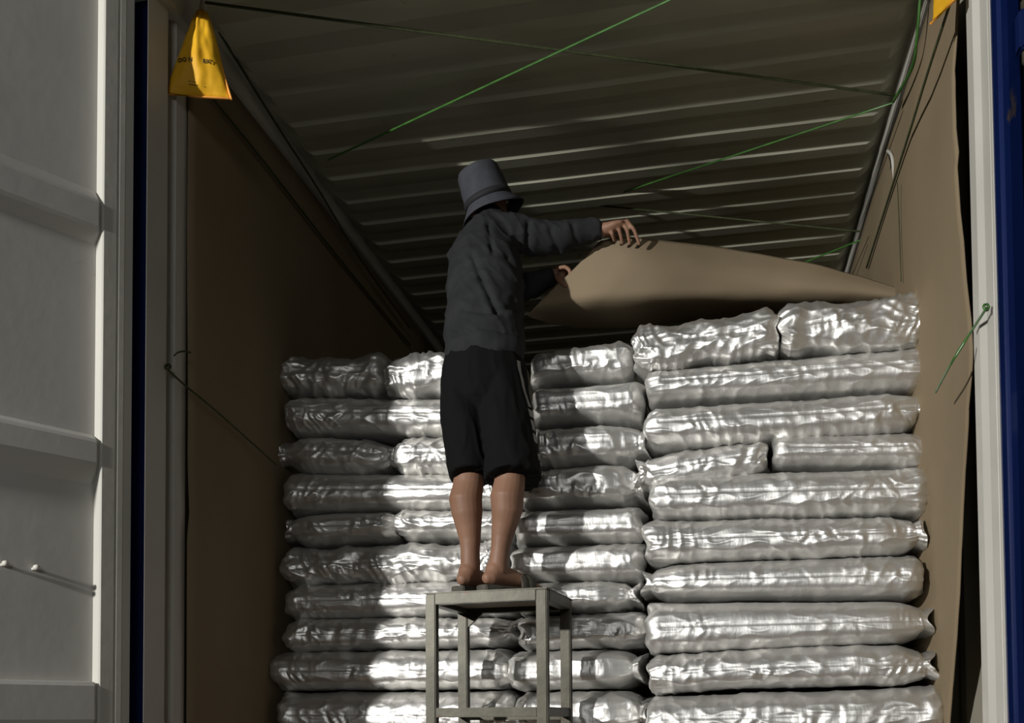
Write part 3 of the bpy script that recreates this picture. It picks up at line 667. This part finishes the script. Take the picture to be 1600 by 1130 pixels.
# shorts
def ds(co, n):
    return .005*noise.noise(Vector((co.x*9, co.y*9, co.z*4))) + .004*max(0, 1-abs(noise.noise(Vector((co.x*22, co.y*22, co.z*7))))*3)
bm = bmesh.new()
loft(bm, [A3(757, 556, 3.13), A3(757, 575, 3.13), A3(757, 600, 3.13), A3(757, 632, 3.14), A3(757, 655, 3.14)], [(.130, .112), (.140, .120), (.146, .125), (.142, .12), (.10, .09)], 28)
def pant(P3):
    pts = [Vector(p) for p, r in P3]; rr = [r for p, r in P3]
    loft(bm, pts, rr, 26, cap='flat')
pant([(A3(726, 600, 3.14), (.074, .105)), (A3(728, 650, 3.13), (.082, .108)), (A3(733, 700, 3.125), (.078, .104)), (A3(736, 728, 3.12), (.074, .102)), (A3(737, 746, 3.12), (.071, .1))])
pant([(A3(786, 600, 3.13), (.078, .108)), (A3(790, 650, 3.12), (.090, .106)), (A3(796, 700, 3.115), (.090, .106)), (A3(801, 730, 3.11), (.090, .106)), (A3(802, 749, 3.11), (.093, .116))])
srt = union('shorts', bm, .006, None, 1, None, ds)
# black cloth with a pale strip and patches printed down the right side
m = bpy.data.materials.new('black_shorts_cloth'); m.use_nodes = True; nt = m.node_tree; N = nt.nodes; L = nt.links
b = N['Principled BSDF']; b.inputs['Roughness'].default_value = .9; b.inputs['Specular IOR Level'].default_value = .15
tc = N.new('ShaderNodeTexCoord'); sp = N.new('ShaderNodeSeparateXYZ'); L.new(tc.outputs['Object'], sp.inputs[0])
def band(sock, lo, hi):
    a = N.new('ShaderNodeMath'); a.operation = 'GREATER_THAN'; L.new(sock, a.inputs[0]); a.inputs[1].default_value = lo
    c = N.new('ShaderNodeMath'); c.operation = 'LESS_THAN'; L.new(sock, c.inputs[0]); c.inputs[1].default_value = hi
    d = N.new('ShaderNodeMath'); d.operation = 'MULTIPLY'; L.new(a.outputs[0], d.inputs[0]); L.new(c.outputs[0], d.inputs[1]); return d.outputs[0]
def mul(a, c):
    d = N.new('ShaderNodeMath'); d.operation = 'MULTIPLY'; L.new(a, d.inputs[0]); L.new(c, d.inputs[1]); return d.outputs[0]
def add(a, c):
    d = N.new('ShaderNodeMath'); d.operation = 'MAXIMUM'; L.new(a, d.inputs[0]); L.new(c, d.inputs[1]); return d.outputs[0]
acc = None
px_ = A3(833, 660, 3.11)-PB
for y1, y2 in ((644, 656), (661, 676), (681, 693), (708, 718)):
    z1 = (A3(833, y2, 3.11)-PB).z; z2 = (A3(833, y1, 3.11)-PB).z
    bb = mul(band(sp.outputs['Z'], z1, z2), band(sp.outputs['Y'], -.105, -.058)); acc = bb if acc is None else add(acc, bb)
z1 = (A3(825, 640, 3.11)-PB).z; z2 = (A3(825, 568, 3.11)-PB).z
acc = add(acc, mul(band(sp.outputs['Z'], z1, z2), band(sp.outputs['Y'], -.090, -.074)))
acc = mul(acc, band(sp.outputs['X'], .07, .4))
mx = N.new('ShaderNodeMix'); mx.data_type = 'RGBA'; L.new(acc, mx.inputs[0]); mx.inputs[6].default_value = (*lin((14, 14, 15)), 1); mx.inputs[7].default_value = (*lin((150, 150, 148)), 1)
L.new(mx.outputs[2], b.inputs['Base Color'])
srt.data.materials.clear(); srt.data.materials.append(m); srt['label'] = 'black knee-length shorts with pale patches down the right side'
wear(srt)

# sandals
def sandal(b, d, sd, s):
    bm = bmesh.new()
    poly = [(-.074, .024), (-.082, 0), (-.074, -.026), (-.02, -.032), (.05, -.036), (.12, -.048), (.17, -.044), (.20, -.020), (.205, .01), (.18, .036), (.12, .046), (.05, .036), (-.02, .032)]
    lo = [bm.verts.new(b+d*x+sd*y+Vector((0, 0, -.0285))) for x, y in poly]; hi = [bm.verts.new(b+d*x*1.01+sd*y*1.03+Vector((0, 0, .003))) for x, y in poly]
    n = len(poly); bm.faces.new(lo[::-1]); bm.faces.new(hi)
    for i in range(n): bm.faces.new((lo[i], lo[(i+1) % n], hi[(i+1) % n], hi[i]))
    bmesh.ops.bevel(bm, geom=[e for e in bm.edges], offset=.003, segments=2, affect='EDGES')
    o = obj('sandal', bm, RUB); 
    bm = bmesh.new()
    for t0 in (.075, .105):
        arcp = []
        for k in range(11):
            a = math.pi*k/10; arcp.append(b+d*(t0+.01*math.sin(a))+sd*math.cos(a)*.050+Vector((0, 0, -.002+.055*math.sin(a))))
        loft(bm, arcp, [(.018, .0035)]*11, 8, d)
    st = obj('sandal_strap', bm, RUB, o, True); rebase(o, PB); st.data.transform(Matrix.Translation(-PB)); o.parent = person; o.location = (0, 0, 0)
sandal(*fL, -1); sandal(*fR, 1)

# bucket hat
hu = Vector((-.34, -.24, 1)).normalized(); hx = Vector((1, 0, .4)); hx = (hx-hu*hx.dot(hu)).normalized(); hy = hu.cross(hx)
hc = A3(764, 318, 3.345)     # centre of the band
def hring(bm, h, r1, r2, n=40, wob=0.0):
    return [bm.verts.new(hc + hu*(h + wob*math.sin(2*math.pi*k/n*3+1)) + hx*r1*math.cos(2*math.pi*k/n) + hy*r2*math.sin(2*math.pi*k/n)) for k in range(n)]
def skin_rings(bm, R3):
    for a, c in zip(R3, R3[1:]):
        n = len(a)
        for k in range(n): bm.faces.new((a[k], a[(k+1) % n], c[(k+1) % n], c[k]))
bm = bmesh.new()
Rg = [hring(bm, -.042, .118, .128, wob=.004), hring(bm, -.026, .105, .115, wob=.003), hring(bm, -.004, .088, .098), hring(bm, .006, .085, .095), hring(bm, .06, .082, .091), hring(bm, .112, .075, .082), hring(bm, .124, .068, .075), hring(bm, .129, .045, .05)]
skin_rings(bm, Rg); c = bm.verts.new(hc+hu*.130)
for k in range(40): bm.faces.new((Rg[-1][k], Rg[-1][(k+1) % 40], c))
for v in bm.verts: v.co += Vector((1, 1, 1))*.004*noise.noise(v.co*16)
hat = obj('bucket_hat', bm, HATM, None, True)
md = hat.modifiers.new('s', 'SOLIDIFY'); md.thickness = .003; md.offset = 0
bm = bmesh.new(); skin_rings(bm, [hring(bm, .000, .0895, .0995), hring(bm, .022, .0875, .0975)])
bd = obj('hat_band', bm, BAND, hat, True); md = bd.modifiers.new('s', 'SOLIDIFY'); md.thickness = .003; md.offset = 0
bd.data.transform(Matrix.Translation(-PB)); rebase(hat, PB); hat.parent = person; hat.location = (0, 0, 0)
# hair under the hat, eyes
bm = bmesh.new()
c0 = hed+hup*.02-fd*.012
loft(bm, [c0-hup*.040-fd*.02, c0-hup*.02-fd*.012, c0+hup*.02, c0+hup*.06], [(.052, .050), (.070, .074), (.075, .085), (.066, .076)], 22, hs)
hr_ = union('hair', bm, .006, HAIR, 2, None, lambda c, n: .003*noise.noise(c*60)); wear(hr_)
for s in (-1, 1):
    bm = bmesh.new(); bmesh.ops.create_uvsphere(bm, u_segments=14, v_segments=10, radius=.011)
    e = obj('eye', bm, mat('eye_white_%d' % s, (200, 196, 190), None, .3), None, True); e.data.transform(Matrix.Translation(hed+hs*s*.030+hup*.014+fd*.074)); wear(e)

# ================================================================== YELLOW DESICCANT BAGS
def desiccant(base, scale, tilt, lab, mirror=1):
    """gathered top at z=.30, wide bottom at z=0; printed face looks to -Y"""
    root = empty('desiccant_bag', base, lab, 'bag', 'yellow bags hung from the container roof'); root.rotation_euler = (0, 0, tilt); root.scale = (scale,)*3
    bm = bmesh.new(); NX, NZ = 26, 28; fr = []; bk = []
    for j in range(NZ+1):
        t = j/NZ; z = .27*t
        hw = .100*(1-t)**.9 + .020*t + .0; cx = .012*t
        f = []; k = []
        for i in range(NX+1):
            s = 2*i/NX-1
            th = (1-abs(s)**4)*(.013 + .020*math.sin(min(1, t*1.3)*math.pi*.9))*min(1, t*9+.12)
            fold = -.010*t*(1-t)*4*math.exp(-((s-.02+.5*(t-.3))/.16)**2)
            wv = .004*noise.noise(Vector((s*4, t*6, 2)))
            f.append(bm.verts.new((cx+hw*s, -th-fold*-1+wv, z + .004*s*(1-t)))); k.append(bm.verts.new((cx+hw*s, th*.7+.002+wv, z + .004*s*(1-t))))
        fr.append(f); bk.append(k)
    for A_, fl in ((fr, 0), (bk, 1)):
        for a, c in zip(A_, A_[1:]):
            for i in range(NX): bm.faces.new((a[i], a[i+1], c[i+1], c[i]) if not fl else (a[i], c[i], c[i+1], a[i+1]))
    for j in range(NZ):
        bm.faces.new((fr[j][0], fr[j+1][0], bk[j+1][0], bk[j][0])); bm.faces.new((fr[j][NX], bk[j][NX], bk[j+1][NX], fr[j+1][NX]))
    for i in range(NX):
        bm.faces.new((fr[0][i], bk[0][i], bk[0][i+1], fr[0][i+1])); bm.faces.new((fr[NZ][i], fr[NZ][i+1], bk[NZ][i+1], bk[NZ][i]))
    obj('bag_cloth', bm, YEL, root, True)
    bm = bmesh.new(); loft(bm, [(-.100, -.002, -.001), (0, -.004, -.004), (.100, -.002, .003)], [(.004, .004)]*3, 8); obj('bottom_seam', bm, ORNG, root, True)
    bm = bmesh.new(); loft(bm, [(.103, -.001, .002), (.076, -.001, .09), (.053, -.001, .17), (.036, -.001, .225)], [(.004, .006)]*4, 8); obj('side_seam', bm, ORNG, root, True)
    # strap loop up to the rail
    bm = bmesh.new(); loft(bm, [(.012, .0, .262), (.012, 0, .285), (.014, 0, .33)], [(.018, .010), (.010, .008), (.005, .005)], 10); obj('tie', bm, WHITE, root, True)
    def front(x, z):
        t = max(0, min(1, z/.27)); hw = .100*(1-t)**.9 + .020*t; s = max(-1, min(1, (x-.012*t)/hw))
        th = (1-abs(s)**4)*(.013 + .020*math.sin(min(1, t*1.3)*math.pi*.9))*min(1, t*9+.12)
        return -th + +.010*t*(1-t)*4*math.exp(-((s-.02+.5*(t-.3))/.16)**2) + .004*noise.noise(Vector((s*4, t*6, 2)))
    def txt(s, size, x, z, y, name='lettering'):
        cu = bpy.data.curves.new('t', 'FONT'); cu.body = s; cu.size = size; cu.align_x = 'CENTER'; cu.extrude = .0004; cu.offset = .0003
        to = bpy.data.objects.new('t', cu); COL.objects.link(to); dg = bpy.context.evaluated_depsgraph_get(); dg.update()
        me = bpy.data.meshes.new_from_object(to.evaluated_get(dg)); bpy.data.objects.remove(to)
        me.transform(Matrix.Translation((x, 0, z)) @ Matrix.Rotation(math.pi/2, 4, 'X'))
        for v in me.vertices: v.co.y += front(v.co.x, v.co.z) - .0035
        me.materials.clear(); me.materials.clear()
        obj(name, me, INK, root)
    txt('DO NOT EAT', .0175, -.004, .090, -.0375)
    for j, (sz, z) in enumerate(((.006, .030), (.006, .022))): txt('- -- --- -- ---- --- -- ---', sz, 0, z, -.030, 'small_print')
    return root
yb = at(309, 151, y=2.83)
desiccant(yb, 1.0, R_(22), 'yellow desiccant bag hanging at top left roof corner')
yb2 = at(1492, 0, y=2.78)
desiccant(yb2, .92, R_(-62), 'yellow desiccant bag at top right corner, only its lower tip showing')
